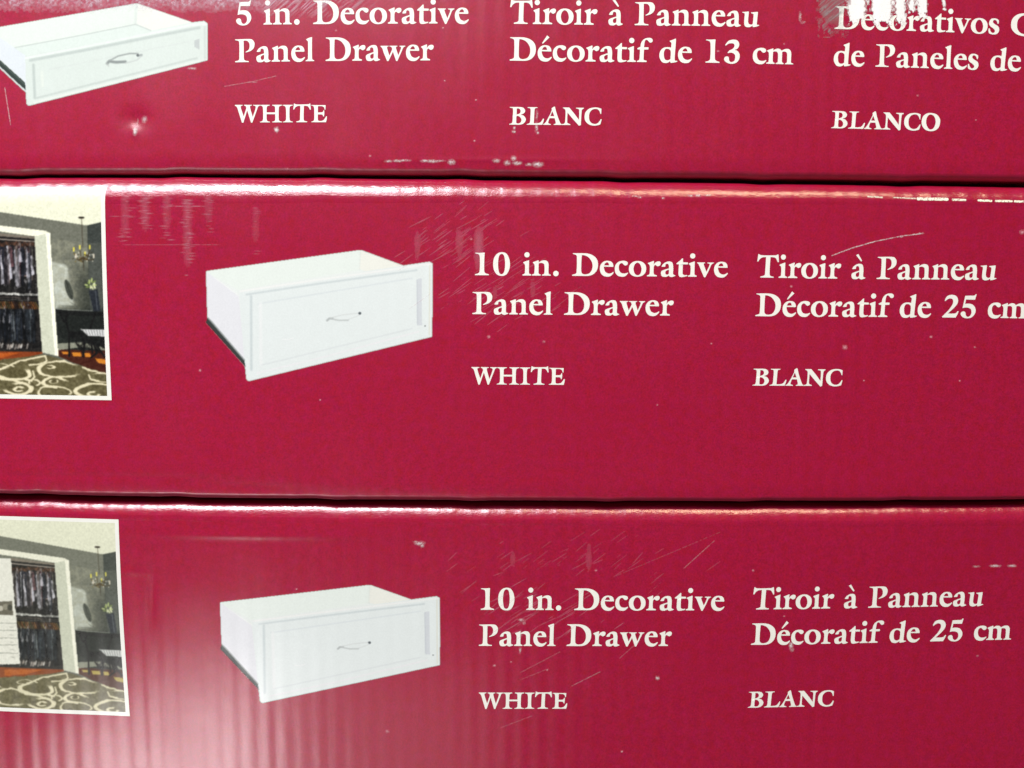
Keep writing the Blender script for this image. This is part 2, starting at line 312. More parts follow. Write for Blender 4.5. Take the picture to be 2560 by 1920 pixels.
glyph('m', 1.0, 622, -8, 8, '1545,335* 1555,322* 1620,298 1680,278* 1690,285* 1688,325* 1730,295 1790,280 1840,290 1878,325* 1930,295 1990,282 2050,292 2090,340 2098,400 2095,560 2104,590 2142,604* 2150,614* 2142,624* 1962,624* 1955,612* 1970,603* 1998,588 2005,560 2005,430 1995,370 1960,345 1915,345 1892,352* 1890,550 1898,585 1925,600* 1932,612* 1922,624* 1755,622* 1745,610* 1755,600* 1790,585 1797,550 1797,420 1785,365 1750,345 1710,345 1684,355* 1680,540 1690,580 1720,598* 1728,608* 1718,622* 1538,620* 1530,608* 1540,598* 1580,580 1588,545 1590,400 1578,362')
glyph('3', 1.0, 603, 50, 32, '618,205* 625,190 680,120 740,88 820,78 895,98 935,160 930,230 890,285 835,305* 900,330 945,390 955,450 935,530 870,595 770,618 680,600 615,555 600,510 618,470 660,455 700,465 712,500 715,540 745,575 790,575 835,545 852,480 845,420 800,380 740,370 685,382* 672,375* 720,320 790,285 825,240 830,200 810,170 760,160 690,175 635,215*')
glyph('s', .93, 658, 12, 18, '1555,310* 1560,360 1550,400* 1530,405* 1510,350 1480,318 1440,312 1412,330 1410,370 1450,410 1540,460 1575,520 1565,600 1510,655 1430,670 1360,660 1315,640* 1298,580 1305,525* 1330,520* 1350,580 1390,625 1430,628 1465,600 1460,560 1420,520 1350,475 1310,420 1320,340 1370,285 1440,272 1500,280')
glyph('u', 1, 640, 16, 4, '1278,335* 1275,320* 1320,318 1415,308* 1425,320* 1412,480 1412,540 1430,580 1480,600 1520,585* 1535,400 1530,365 1480,345* 1475,328* 1540,322 1625,312* 1635,325* 1622,480 1615,580 1620,600 1665,602* 1672,615* 1610,640 1535,655* 1520,645* 1520,618* 1460,650 1390,655 1340,630 1322,570 1325,450 1330,380 1320,348')

def contour(s):
    P = [(float(t.rstrip('*').split(',')[0]), float(t.rstrip('*').split(',')[1]), t.endswith('*')) for t in s.split()]
    n = len(P); out = []
    for k in range(n):
        p1, p2 = P[k], P[(k + 1) % n]
        a = np.array(p1[:2]); b = np.array(p2[:2])
        out.append(a)
        if p1[2] and p2[2]: continue
        L = np.linalg.norm(b - a)
        ta = (b - a) if p1[2] else (b - np.array(P[k - 1][:2])) * (L / (L + np.linalg.norm(a - np.array(P[k - 1][:2]))))
        nx = np.array(P[(k + 2) % n][:2])
        tb = (b - a) if p2[2] else (nx - a) * (L / (L + np.linalg.norm(nx - b)))
        m = 3 if L < 60 else 5
        for j in range(1, m):
            t = j / m; t2, t3 = t * t, t ** 3
            out.append((2 * t3 - 3 * t2 + 1) * a + (t3 - 2 * t2 + t) * ta + (-2 * t3 + 3 * t2) * b + (t3 - t2) * tb)
    return np.array(out)
GC = {}
def gtess(ch):
    if ch in GC: return GC[ch]
    fac, base, lsb, rsb, cont = G[ch]
    cs = [contour(s) for s in cont]
    x0 = min(c[:, 0].min() for c in cs); x1 = max(c[:, 0].max() for c in cs)
    if ch in '\u00e0': x0 = 472; x1 = 810
    cs = [np.stack([(c[:, 0] - x0) * fac, (base - c[:, 1]) * fac], -1) for c in cs]
    # islands (dots, accents) tessellate alone; counters go with the first contour
    V = []; F = []
    groups = []
    for c in cs:
        for g in groups:
            o = g[0]
            if o[:, 0].min() < c[:, 0].min() and o[:, 0].max() > c[:, 0].max() and o[:, 1].min() < c[:, 1].min() and o[:, 1].max() > c[:, 1].max():
                g.append(c); break
        else: groups.append([c])
    for g in groups:
        tri = tessellate_polygon([[Vector((p[0], p[1], 0)) for p in c] for c in g])
        b = len(V); V += [tuple(p) for c in g for p in c]; F += [(b + a, b + bb, b + c) for a, bb, c in tri]
    GC[ch] = (np.array(V), F, (x1 - x0) * fac, lsb, rsb)
    return GC[ch]

def lean(x, y): return -(x - 1000) * (2.9e-5 + (y - 200) * 1.9e-8)
def letters(c, text, xL, xR, cap, base, label=None):
    """one printed line: ink runs from xL to xR, capitals cap tall, baseline through the given points"""
    pen = 0; items = []
    for ch in text:
        if ch == ' ': pen += 250; continue
        V, F, w, l, r = gtess(ch)
        items.append((V + np.array([pen + l, 0]), F)); pen += l + w + r; last = r
    first = gtess(text[0])[3]
    ink0 = first; ink1 = pen - last
    sx = (xR - xL) / (ink1 - ink0); sy = cap / 508.0
    b = np.array(base, float); cf = np.polyfit(b[:, 0], b[:, 1], min(2, len(b) - 1))
    V = np.concatenate([i[0] for i in items]); F = []; n = 0
    for v, f in items: F += [(a + n, bb + n, cc + n) for a, bb, cc in f]; n += len(v)
    X = xL + (V[:, 0] - ink0) * sx; Yb = np.polyval(cf, X); h = V[:, 1] * sy
    PX = X - lean(X, Yb) * h; PY = Yb - h
    P = c.place(PX, PY, 9e-5)
    F = np.array(F)
    a, b2, c2 = P[F[:, 0]], P[F[:, 1]], P[F[:, 2]]
    nrm = np.cross(b2 - a, c2 - a)[:, 1]; F[nrm > 0] = F[nrm > 0][:, ::-1]
    me = mesh('lettering', P, F)
    o = link('lettering', me, M_WHITE, c.root)
    if label: o['label'] = label
    return o

# ------------------------------------------------------------------ painters for the printed pictures and the wear and glare
def inpoly(X, Y, P):
    r = np.zeros(X.shape, bool); n = len(P)
    for k in range(n):
        x1, y1 = P[k]; x2, y2 = P[(k + 1) % n]
        if y1 == y2: continue
        cnd = ((Y < y1) != (Y < y2)) & (X < (x2 - x1) * (Y - y1) / (y2 - y1) + x1)
        r ^= cnd
    return r.astype(float)
def seg(X, Y, x1, y1, x2, y2):
    dx, dy = x2 - x1, y2 - y1; L = dx * dx + dy * dy + 1e-9
    t = np.clip(((X - x1) * dx + (Y - y1) * dy) / L, 0, 1)
    return np.hypot(X - x1 - t * dx, Y - y1 - t * dy), t
def stroke(X, Y, pts, w, soft=1.0):
    d = np.full(X.shape, 1e9)
    for a, b in zip(pts[:-1], pts[1:]): d = np.minimum(d, seg(X, Y, a[0], a[1], b[0], b[1])[0])
    return np.clip((w / 2 - d) / soft + .5, 0, 1)
def blur(A, n):
    for _ in range(n):
        P = np.pad(A, ((1, 1), (1, 1)) + ((0, 0),) * (A.ndim - 2), mode='edge')
        A = (P[:-2, 1:-1] + P[2:, 1:-1] + P[1:-1, :-2] + P[1:-1, 2:] + 2 * A) / 6
    return A
def sm(x): x = np.clip(x, 0, 1); return x * x * (3 - 2 * x)
def vnoise(X, Y, s, seed):
    x = X / s; y = Y / s; xi = np.floor(x).astype(int); yi = np.floor(y).astype(int); fx = sm(x - xi); fy = sm(y - yi)
    def hsh(a, b):
        h = (a * 374761393 + b * 668265263 + seed * 2147483) & 0xffffffff
        h = ((h ^ (h >> 13)) * 1274126177) & 0xffffffff
        return ((h ^ (h >> 16)) & 0xffff) / 65535.0
    return (hsh(xi, yi) * (1 - fx) + hsh(xi + 1, yi) * fx) * (1 - fy) + (hsh(xi, yi + 1) * (1 - fx) + hsh(xi + 1, yi + 1) * fx) * fy
def fbm(X, Y, s, seed): return (vnoise(X, Y, s, seed) * .5 + vnoise(X, Y, s / 2.1, seed + 7) * .3 + vnoise(X, Y, s / 4.3, seed + 13) * .2)

class Art:
    def __init__(s, X, Y, col): s.X, s.Y = X, Y; s.c = np.ones(X.shape + (3,)) * np.array(col) / 255.0
    def mix(s, m, col): s.c = s.c * (1 - m[..., None]) + m[..., None] * np.array(col) / 255.0
    def poly(s, P, col, a=1.0): s.mix(inpoly(s.X, s.Y, P) * a, col)
    def line(s, pts, w, col, a=1.0, soft=2.0): s.mix(stroke(s.X, s.Y, pts, w, soft) * a, col)
    def ell(s, cx, cy, rx, ry, col, a=1.0, rot=0):
        c, q = math.cos(rot), math.sin(rot); dx, dy = s.X - cx, s.Y - cy
        r = np.hypot((dx * c + dy * q) / rx, (-dx * q + dy * c) / ry); s.mix(np.clip((1 - r) * min(rx, ry) / 2 + .5, 0, 1) * a, col)
    def ring(s, cx, cy, rx, ry, w, col, a=1.0):
        r = np.hypot((s.X - cx) / rx, (s.Y - cy) / ry); d = np.abs(r - 1) * math.sqrt(rx * ry); s.mix(np.clip((w / 2 - d) / 2 + .5, 0, 1) * a, col)
    def glow(s, cx, cy, rx, ry, col, a=1.0):
        s.mix(np.exp(-(((s.X - cx) / rx) ** 2 + ((s.Y - cy) / ry) ** 2)) * a, col)

def homog(src, dst):
    A = []; b = []
    for (x, y), (u, v) in zip(src, dst):
        A.append([x, y, 1, 0, 0, 0, -u * x, -u * y]); b.append(u)
        A.append([0, 0, 0, x, y, 1, -v * x, -v * y]); b.append(v)
    h = np.append(np.linalg.solve(np.array(A), np.array(b)), 1).reshape(3, 3)
    return lambda X, Y: ((h[0, 0] * X + h[0, 1] * Y + h[0, 2]) / (h[2, 0] * X + h[2, 1] * Y + h[2, 2]),
                         (h[1, 0] * X + h[1, 1] * Y + h[1, 2]) / (h[2, 0] * X + h[2, 1] * Y + h[2, 2]))

def closet(X, Y, sun, pale):
    """walk-in closet scene; drawing units: x 0..725 towards the right edge, y 75..1550"""
    X0, Y0 = X, Y
    wm = blur(np.maximum(inpoly(X0, Y0, [(-900, 470), (226, 490), (252, 1200), (-900, 1230)]), (Y0 > 1275) * 1.0), 3)
    X = X + (fbm(X0, Y0, 34, 31) - .5) * 11 * wm; Y = Y + (fbm(X0, Y0, 30, 41) - .5) * 12 * wm
    A = Art(X, Y, (108, 110, 98)); rnd = random.Random(4)
    A.mix(np.clip((Y - 400) / 900, 0, 1) * .35, (60, 64, 58))
    A.poly([(-1500, 60), (800, 60), (800, 305), (700, 322), (600, 346), (0, 255), (-500, 180), (-1500, 30)], (222, 224, 200))
    A.poly([(600, 346), (800, 296), (800, 1400), (600, 1180)], (76, 80, 74))
    A.mix(inpoly(X, Y, [(600, 346), (800, 300), (800, 460), (600, 470)]) * .5, (45, 50, 48))
    A.mix(blur(inpoly(X, Y, [(352, 600), (440, 620), (462, 640), (468, 760), (500, 900), (370, 930)]), 9) * (.55 + .5 * fbm(X, Y, 30, 77)), (200, 206, 194)); A.glow(400, 800, 60, 130, (184, 190, 180), .5)
    A.mix(inpoly(X, Y, [(352, 440), (600, 470), (600, 960), (370, 960)]) * np.clip(fbm(X, Y, 24, 79) * 1.2 - .35, 0, .5), (150, 150, 128)); A.mix(sm((X - 470) / 120) * sm((Y - 560) / 200) * (X < 606) * .7, (44, 48, 42))
    A.mix(sm((Y - 880) / 120) * inpoly(X, Y, [(500, 600), (800, 600), (800, 1250), (370, 1250), (370, 960)]) * .9, (34, 38, 34))
    # closet recess
    A.poly([(-900, 380), (240, 425), (272, 1232), (-900, 1300)], (40, 38, 36))
    A.poly([(-900, 250), (0, 350), (315, 385), (346, 402), (346, 432), (240, 425), (0, 392), (-900, 300)], (232, 232, 212))
    A.poly([(-84, 396), (240, 428), (240, 442), (-84, 420)], (120, 112, 100)); A.line([(-84, 440), (240, 462)], 7, (160, 150, 140))
    for k in range(34):
        x = -80 + k * 9.4 + rnd.uniform(-2, 2); y0 = 500 + rnd.uniform(-8, 10); hgt = rnd.choice([230, 255, 270, 200])
        c = rnd.choice([(30, 30, 36), (50, 46, 50), (70, 40, 46), (88, 80, 76), (22, 24, 34), (36, 38, 52), (196, 194, 200), (128, 110, 104), (24, 22, 24)])
        A.line([(x, y0), (x + rnd.uniform(-4, 6), y0 + hgt)], rnd.uniform(7, 14), c, .95)
        A.line([(x - 8, y0 - 10), (x, y0 - 34), (x + 8, y0 - 8)], 4, (120, 74, 50), .7)
    for x, y, h, w, c in ((8, 520, 240, 20, (96, 90, 92)), (40, 512, 250, 26, (62, 56, 60)), (76, 505, 130, 24, (120, 84, 88)), (124, 520, 260, 20, (150, 148, 152)), (160, 520, 170, 30, (34, 36, 44)), (196, 540, 250, 20, (70, 76, 84)), (222, 520, 170, 14, (112, 112, 100)), (-40, 520, 240, 24, (60, 60, 70))):
        A.poly([(x - w * .3, y), (x + w * .3, y - 6), (x + w * .8, y + h), (x - w * .5, y + h + 10)], c, .85)
    for x, y, h in ((100, 520, 250), (130, 510, 90), (178, 520, 190), (210, 560, 130), (60, 545, 180), (5, 560, 200), (-50, 540, 220)):
        A.poly([(x - 3, y), (x + 6, y - 4), (x + 24, y + h), (x + 2, y + h + 8)], (204, 203, 212), .85)
    A.poly([(-84, 816), (250, 826), (252, 840), (-84, 832)], (214, 214, 206)); A.line([(-84, 850), (252, 856)], 9, (92, 84, 78)); A.line([(-84, 866), (252, 868)], 4, (180, 172, 160), .6)
    for k in range(24):
        x = -78 + k * 13.6
        A.line([(x, 882), (x + 22, 930)], 5, rnd.choice([(190, 110, 40), (150, 90, 30), (170, 140, 60), (110, 60, 40)]), .9)
    for k in range(30):
        x = -78 + k * 10.6
        A.line([(x, 936), (x + rnd.uniform(-3, 5), 1150 + rnd.uniform(-14, 14))], 9, rnd.choice([(44, 50, 56), (58, 66, 74), (30, 34, 40), (90, 98, 102), (38, 44, 54), (24, 26, 28)]), .95)
    A.line([(84, 950), (90, 1140)], 7, (150, 158, 160), .7)
    for k in range(13): A.ell(-60 + k * 19 + rnd.uniform(-3, 3), 1188 + rnd.uniform(-8, 8), 7, 20, rnd.choice([(225, 220, 210), (170, 160, 150), (60, 50, 44)]), .9, .3)
    inside = inpoly(X, Y, [(-900, 440), (240, 462), (268, 1200), (-900, 1240)])
    A.c = A.c * (1 - inside[..., None] * np.clip(1.0 - 1.5 * fbm(X0, Y0 * .4, 20, 61), 0, .5)[..., None]); A.mix(inside * np.clip(fbm(X0 * 1.2, Y0 * .35, 17, 71) * 3.0 - 1.9, 0, .6), (206, 204, 206))
    # white drawer tower in the middle of the closet, a second bay and the far jamb beyond it
    A.poly([(-420, 400), (-84, 404), (-40, 1200), (-420, 1215)], (226, 226, 214)); A.poly([(-420, 745), (-86, 730), (-82, 832), (-420, 850)], (96, 92, 80))
    for k in range(9): A.ell(-390 + k * 36, 790 + rnd.uniform(-16, 16), 20, 22, rnd.choice([(60, 60, 52), (140, 136, 120), (190, 186, 170), (100, 92, 70)]), .9)
    for y in (900, 954, 1010, 1062, 1124): A.line([(-420, y + 6), (-60, y - 4)], 5, (150, 152, 142)); 
    for y in (930, 984, 1038, 1092, 1150): A.line([(-270, y), (-210, y - 1)], 6, (120, 120, 112)); A.line([(-110, y), (-86, y)], 5, (170, 170, 160))
    for k in range(26):
        x = -700 + k * 10.6
        A.line([(x, 520), (x, 780)], 10, rnd.choice([(50, 46, 50), (70, 40, 46), (120, 116, 112), (30, 32, 40)]), .9); A.line([(x, 936), (x, 1150)], 9, rnd.choice([(44, 50, 56), (70, 76, 84), (30, 34, 40)]), .9)
    A.line([(-700, 830), (-425, 836)], 12, (214, 214, 206))
    A.poly([(-1500, 100), (-760, 180), (-780, 1330), (-1500, 1420)], (126, 128, 114)); A.poly([(-790, 360), (-700, 372), (-720, 1270), (-800, 1290)], (214, 216, 198))
    # right-hand jamb, lit edge
    A.poly([(240, 424), (330, 404), (374, 1254), (270, 1232)], (198, 202, 182)); A.poly([(318, 404), (347, 400), (380, 1256), (356, 1250)], (242, 242, 222))
    # wood floor and sun patches
    A.poly([(-1500, 1236), (272, 1226), (272, 1240), (0, 1300), (-1500, 1420)], (128, 62, 30)); A.poly([(-160, 1244), (130, 1232), (0, 1272), (-160, 1290)], (190, 96, 36), .7)
    A.poly([(380, 1210), (800, 1215), (800, 1400), (560, 1330), (380, 1256)], (70, 34, 22))
    A.poly([(376, 1168), (540, 1156), (720, 1200), (720, 1216), (540, 1190), (380, 1214)], (150, 152, 134), .85)
    for P in ([(470, 1226), (530, 1226), (536, 1254), (480, 1256)], [(556, 1232), (592, 1232), (600, 1258), (560, 1258)], [(626, 1266), (690, 1272), (716, 1308), (650, 1300)], [(400, 1222), (450, 1222), (450, 1240), (410, 1240)], [(690, 1262), (760, 1268), (760, 1292), (712, 1288)]):
        A.poly(P, (214, 138, 48) if sun > .5 else (186, 170, 84), .9)
    # table, stool, mirror, flowers
    A.poly([(372, 960), (700, 966), (710, 1160), (470, 1150), (376, 1120)], (30, 33, 30), .8); A.mix(inpoly(X, Y, [(440, 1080), (730, 1100), (730, 1230), (540, 1230)]) * np.clip(fbm(X, Y, 22, 83) * 3 - 1.1, 0, .85), (18, 17, 16))
    A.poly([(368, 930), (470, 940), (700, 944), (704, 972), (600, 976), (470, 970), (440, 990), (420, 976), (372, 958)], (26, 27, 25)); A.line([(380, 930), (620, 940)], 4, (150, 156, 150), .8)
    for a in ([(446, 950), (438, 1010), (456, 1090), (452, 1255)], [(400, 950), (420, 1010), (440, 1020)], [(640, 960), (600, 1060), (610, 1230)], [(540, 1110), (560, 1160), (545, 1255)], [(600, 1110), (640, 1230), (600, 1260)], [(690, 1110), (650, 1190), (690, 1256)]): A.line(a, 12, (20, 19, 18))
    A.poly([(536, 1066), (716, 1070), (716, 1116), (586, 1112)], (206, 208, 206)); 
    for k in range(9): A.line([(550 + k * 19, 1072), (566 + k * 17, 1108)], 4, (70, 72, 70), .8)
    A.ell(466, 794, 22, 72, (70, 74, 66), 1, -.28); A.line([(446, 730), (486, 860)], 3, (30, 30, 28)); A.line([(414, 906), (520, 910), (470, 880)], 4, (80, 84, 78), .8)
    for k in range(11):
        t = k * .571 + .2; q = rnd.uniform(16, 40); A.ell(620 + q * math.cos(t), 758 + q * .85 * math.sin(t), rnd.uniform(9, 17), 6, rnd.choice([(176, 190, 120), (226, 230, 186), (110, 126, 70), (200, 206, 160)]), .95, t + rnd.uniform(-.5, .5))
    A.poly([(600, 800), (660, 790), (676, 940), (628, 944)], (40, 44, 50)); A.line([(646, 800), (654, 930)], 4, (120, 126, 130), .7)
    # chandelier
    A.ell(562, 292, 21, 8, (52, 46, 38)); A.line([(563, 300), (568, 500)], 3.5, (60, 50, 36))
    for x, y in ((506, 515), (548, 500), (615, 498), (582, 545), (640, 560), (520, 560)):
        A.line([(568, 566), ((x + 568) / 2, 590), (x, y + 22)], 4.5, (66, 52, 30), .95)
        A.line([(x, y - 12), (x, y + 10)], 10, (226, 214, 90) if y < 550 else (214, 206, 186))
    for k in range(26): A.ell(rnd.uniform(500, 640), rnd.uniform(530, 600), 4, 4, rnd.choice([(210, 204, 190), (60, 48, 30), (120, 96, 40), (232, 226, 206)]), .9)
    A.line([(568, 560), (572, 660)], 5, (52, 44, 30), .8)
    # rug with swirls
    rug = inpoly(X, Y, [(-1500, 1500), (-1500, 1440), (0, 1284), (282, 1246), (350, 1262), (560, 1330), (900, 1420), (900, 1600), (-1500, 1600)])
    keep = A.c.copy(); A.mix(np.ones(X.shape), (112, 106, 76)); A.mix(np.clip(fbm(X, Y, 16, 3) * 1.6 - .4, 0, 1) * .8, (66, 60, 38)); cr = (220, 213, 180)
    wv = .45 + 1.1 * vnoise(X, Y, 38, 17)
    def ring(cx, cy, rx, ry, w, col):
        a0 = (cx * 7 + cy) % 6.28; th = np.arctan2((Y - cy) / ry, (X - cx) / rx); r = np.hypot((X - cx) / rx, (Y - cy) / ry) + .10 * np.sin(th + a0) + .05 * np.sin(3 * th + a0)
        d = np.abs(r - 1) * math.sqrt(rx * ry); gapm = np.clip((np.cos(th - a0) + .9) * 4, 0, 1)
        A.mix(np.clip((w * wv / 2 - d) / 3 + .5, 0, 1) * gapm, col)
    A.mix(np.clip(1.3 - np.hypot((X - 385) / 120, (Y - 1340) / 44), 0, 1) * .5, (84, 78, 50)); A.mix(np.clip(1.3 - np.hypot((X - 80) / 100, (Y - 1376) / 36), 0, 1) * .5, (84, 78, 50))
    for a in ((385, 1340, 142, 54, 17), (322, 1332, 26, 12, 10), (80, 1376, 118, 44, 21), (345, 1432, 78, 32, 15), (345, 1430, 26, 12, 9), (100, 1486, 90, 38, 18), (104, 1486, 34, 14, 14), (630, 1484, 150, 46, 20), (610, 1510, 36, 16, 16),
              (330, 1500, 110, 40, 12), (690, 1400, 110, 30, 12), (-120, 1440, 120, 60, 14), (-300, 1400, 130, 50, 13), (-330, 1500, 120, 40, 13), (-600, 1450, 150, 56, 13), (205, 1440, 36, 20, 10), (-10, 1330, 70, 16, 9)): ring(*a, cr)
    for p in ([(0, 1340), (120, 1290), (290, 1254)], [(200, 1360), (214, 1400), (190, 1430), (150, 1420)], [(540, 1330), (600, 1352), (730, 1380)], [(250, 1474), (300, 1466), (360, 1474)], [(-20, 1420), (60, 1424), (130, 1442)], [(580, 1380), (590, 1408), (640, 1420)], [(290, 1254), (300, 1290), (250, 1312), (180, 1320)]): A.line(p, 11, cr)
    A.c = keep * (1 - rug[..., None]) + A.c * rug[..., None]
    n = fbm(X0, Y0, 9, 9)[..., None] - .5
    A.c = np.clip((A.c - .45) * 1.08 + .45 + n * .16, 0, 1)
    A.c = blur(A.c, 3) * .97
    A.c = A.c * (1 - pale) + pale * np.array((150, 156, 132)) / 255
    return A.c

def closet_picture(c, TR, BR, sl_t, sl_b, pale, sun, label):
    # quad: outer right corners measured, the rest continued to the left past the frame
    wd = 640.0; sc = (BR[1] - TR[1]) / 533.6
    x_l = TR[0] - wd * sc
    TL = (x_l, TR[1] - sl_t * wd * sc); BL = (x_l + 4 + (BR[0] - TR[0]) * .2 , BR[1] - sl_b * wd * sc)
    f = homog([(262 - wd, 0), (262, 0), (262, 534), (262 - wd, 534)], [TL, TR, BR, BL])
    bw = 10.2
    def bend(X, Y):
        px, py = f(X, Y); v = (Y / 534.0)
        return px - 3.0 * np.sin(np.pi * v) * sc, py
    def paint(X, Y):
        cx = X * 2.765 + 0.0; cy = Y * 2.765 + 75
        px, py = bend(X, Y)
        return closet(cx, cy, sun, pale), np.ones(X.shape), px, py
    o = decal(c, 'closet_picture', 262 - wd + bw, bw, 262 - bw, 534 - bw, 1.25, paint, M_PRINT, label=label)
    # white margin round it, one closed strip
    v = []; fcs = []
    a0, a1, b0, b1 = 262 - wd, 262, 0, 534
    ring = []
    for (x0, y0, x1, y1) in ((a0, b0, a1, b0), (a1, b0, a1, b1), (a1, b1, a0, b1), (a0, b1, a0, b0)):
        for k in range(40): ring.append((x0 + (x1 - x0) * k / 40, y0 + (y1 - y0) * k / 40))
    R = np.array(ring); cxm, cym = (a0 + a1) / 2, (b0 + b1) / 2
    out = bend(R[:, 0], R[:, 1])
    ix = cxm + (R[:, 0] - cxm) * ((a1 - a0) / 2 - bw) / ((a1 - a0) / 2); iy = cym + (R[:, 1] - cym) * ((b1 - b0) / 2 - bw) / ((b1 - b0) / 2)
    inn = bend(ix, iy); n = len(R)
    mid = bend((R[:, 0] + ix) / 2, (R[:, 1] + iy) / 2)
    P = c.place(np.concatenate([out[0], mid[0], inn[0]]), np.concatenate([out[1], mid[1], inn[1]]), 7e-5)
    F = []
    for r in range(2):
        for k in range(n): k2 = (k + 1) % n; F.append((r * n + k, (r + 1) * n + k, (r + 1) * n + k2, r * n + k2))
    me = mesh('picture_border', P, F); b = link('picture_border', me, M_BORDER, c.root); b.parent = o
    return o

def drawer_ten(X, Y):
    """tall white drawer, drawing units of the middle carton"""
    sil = [(122, 340), (134, 336), (1440, 158), (1462, 157), (1478, 162), (1825, 290), (2048, 257), (2080, 272), (2080, 560), (2072, 905), (495, 1287), (480, 1284), (468, 1268), (458, 1165), (440, 1140), (132, 795), (120, 780), (132, 745)]
    al = blur(inpoly(X, Y, sil), 2)
    A = Art(X, Y, (240, 247, 243))
    A.poly([(122, 340), (405, 560), (460, 1160), (440, 1130), (132, 745)], (238, 240, 244))                  # outer left side
    A.poly([(1455, 160), (1825, 290), (1500, 338), (1380, 300)], (246, 248, 238)); A.poly([(122, 340), (1455, 158), (1440, 330), (400, 500)], (240, 249, 242))
    A.line([(1455, 165), (1448, 330)], 8, (228, 238, 232), .8, 6); A.line([(200, 400), (420, 560)], 10, (248, 250, 250), .8, 6)
    A.poly([(408, 520), (1825, 292), (2080, 258), (2078, 905), (490, 1287), (455, 1160)], (237, 245, 243))      # front
    A.line([(420, 512), (1100, 412), (1825, 310), (2060, 276)], 16, (249, 251, 248), .9, 8)
    A.line([(470, 540), (1100, 446), (1940, 330)], 16, (206, 217, 218), .75, 12); A.line([(510, 556), (512, 1190)], 20, (206, 217, 218), .85, 14)
    A.line([(560, 1220), (1100, 1090), (1960, 860)], 10, (246, 243, 246), .8, 10); A.line([(570, 620), (1900, 400)], 9, (216, 225, 228), .7, 12); A.line([(590, 620), (596, 1150)], 26, (246, 250, 249), .8, 16)
    A.line([(600, 1150), (1900, 835)], 9, (218, 225, 226), .7, 12)
    A.poly([(1940, 412), (1966, 400), (1986, 400), (1988, 806), (1944, 806)], (220, 226, 230)); A.line([(1944, 412), (1950, 800)], 9, (206, 213, 218), .7, 6)
    A.line([(2054, 290), (2050, 890)], 8, (228, 226, 204), .8, 5)
    A.line([(1168, 764), (1186, 748), (1214, 746)], 18, (186, 193, 192), .95, 8); A.line([(1210, 752), (1270, 764), (1350, 762)], 12, (196, 203, 201), .9, 8); A.line([(1200, 742), (1300, 716), (1440, 700)], 8, (216, 222, 220), .8, 8)
    A.line([(1350, 756), (1430, 726), (1462, 706)], 6, (214, 220, 218), .8, 6)
    A.ell(1450, 702, 13, 12, (96, 104, 108)); A.ell(2014, 812, 6, 6, (120, 126, 126)); A.line([(780, 925), (830, 930), (875, 915)], 5, (253, 254, 253))
    A.poly([(118, 738), (140, 748), (160, 772), (452, 1112), (462, 1165), (440, 1144), (130, 800), (116, 780)], (58, 64, 62)); A.line([(134, 742), (170, 778), (450, 1106)], 13, (130, 138, 134), .75, 8)
    A.c = blur(A.c, 1) * .905; return A.c, al
def drawer_five(X, Y):
    sil = [(-110, 250), (0, 230), (1160, 30), (1192, 28), (1205, 34), (1660, 192), (1760, 180), (1792, 200), (1792, 520), (255, 912), (238, 908), (228, 895), (222, 795), (200, 778), (0, 592), (-105, 480)]
    al = blur(inpoly(X, Y, sil), 2)
    A = Art(X, Y, (226, 238, 231))
    A.poly([(0, 230), (1190, 28), (1180, 206), (130, 412), (-100, 300)], (232, 242, 234)); A.poly([(1190, 28), (1665, 190), (1310, 262), (1178, 206)], (238, 242, 234))
    A.line([(1178, 40), (1166, 205)], 22, (214, 224, 218), .6, 16); A.line([(126, 410), (700, 302), (1170, 208), (1300, 262)], 9, (196, 206, 201), .85, 7)
    A.poly([(-110, 250), (220, 480), (225, 790), (0, 592), (-105, 480)], (228, 236, 240))
    A.poly([(215, 482), (1790, 196), (1792, 520), (250, 912), (228, 895)], (222, 233, 226))
    A.line([(220, 500), (700, 408), (1240, 300), (1640, 216), (1780, 206)], 20, (236, 244, 239), .9, 8)
    A.line([(260, 520), (800, 418), (1300, 318), (1720, 238)], 24, (192, 204, 199), .85, 14); A.line([(286, 560), (300, 840)], 22, (190, 202, 197), .85, 14)
    A.line([(360, 620), (366, 740)], 20, (234, 242, 232), .7, 12); A.line([(300, 850), (900, 700), (1700, 500)], 16, (198, 209, 203), .8, 12); A.line([(300, 885), (1780, 515)], 22, (234, 240, 233), .8, 10)
    A.line([(420, 600), (1640, 356)], 10, (214, 223, 218), .6, 12); A.poly([(1676, 350), (1720, 334), (1724, 430), (1680, 402)], (198, 206, 204)); A.line([(1768, 230), (1770, 515)], 14, (206, 214, 208), .7, 8)
    A.line([(925, 546), (940, 528), (1000, 536), (1080, 532)], 24, (140, 148, 146), .95, 12); A.line([(940, 524), (1020, 482), (1120, 460), (1190, 462)], 13, (158, 166, 163), .9, 8)
    A.line([(1190, 480), (1220, 474)], 20, (160, 168, 166), .9, 10); A.ell(1188, 476, 12, 11, (110, 118, 118)); A.line([(1080, 545), (1180, 518), (1218, 486)], 12, (200, 208, 204), .8, 8); A.line([(920, 548), (935, 568)], 14, (190, 196, 192), .6, 10)
    A.poly([(-105, 430), (0, 512), (60, 566), (216, 708), (224, 782), (190, 756), (0, 592), (-105, 500)], (222, 228, 226)); A.poly([(-105, 432), (0, 520), (214, 712), (222, 778), (150, 716), (0, 574), (-105, 482)], (48, 62, 56)); A.line([(0, 532), (212, 728)], 10, (96, 112, 104), .6, 8)
    A.c = blur(A.c, 1) * .905; return A.c, al

def drawer_picture(c, fn, box, org, sc, H=None, label=None):
    def paint(X, Y):
        rgb, al = fn(X, Y)
        ux, uy = H(X, Y) if H else (X, Y)
        return rgb, al, org[0] + ux / sc, org[1] + uy / sc
    return decal(c, 'drawer_picture', *box, 4.4, paint, M_PRINT, label=label)

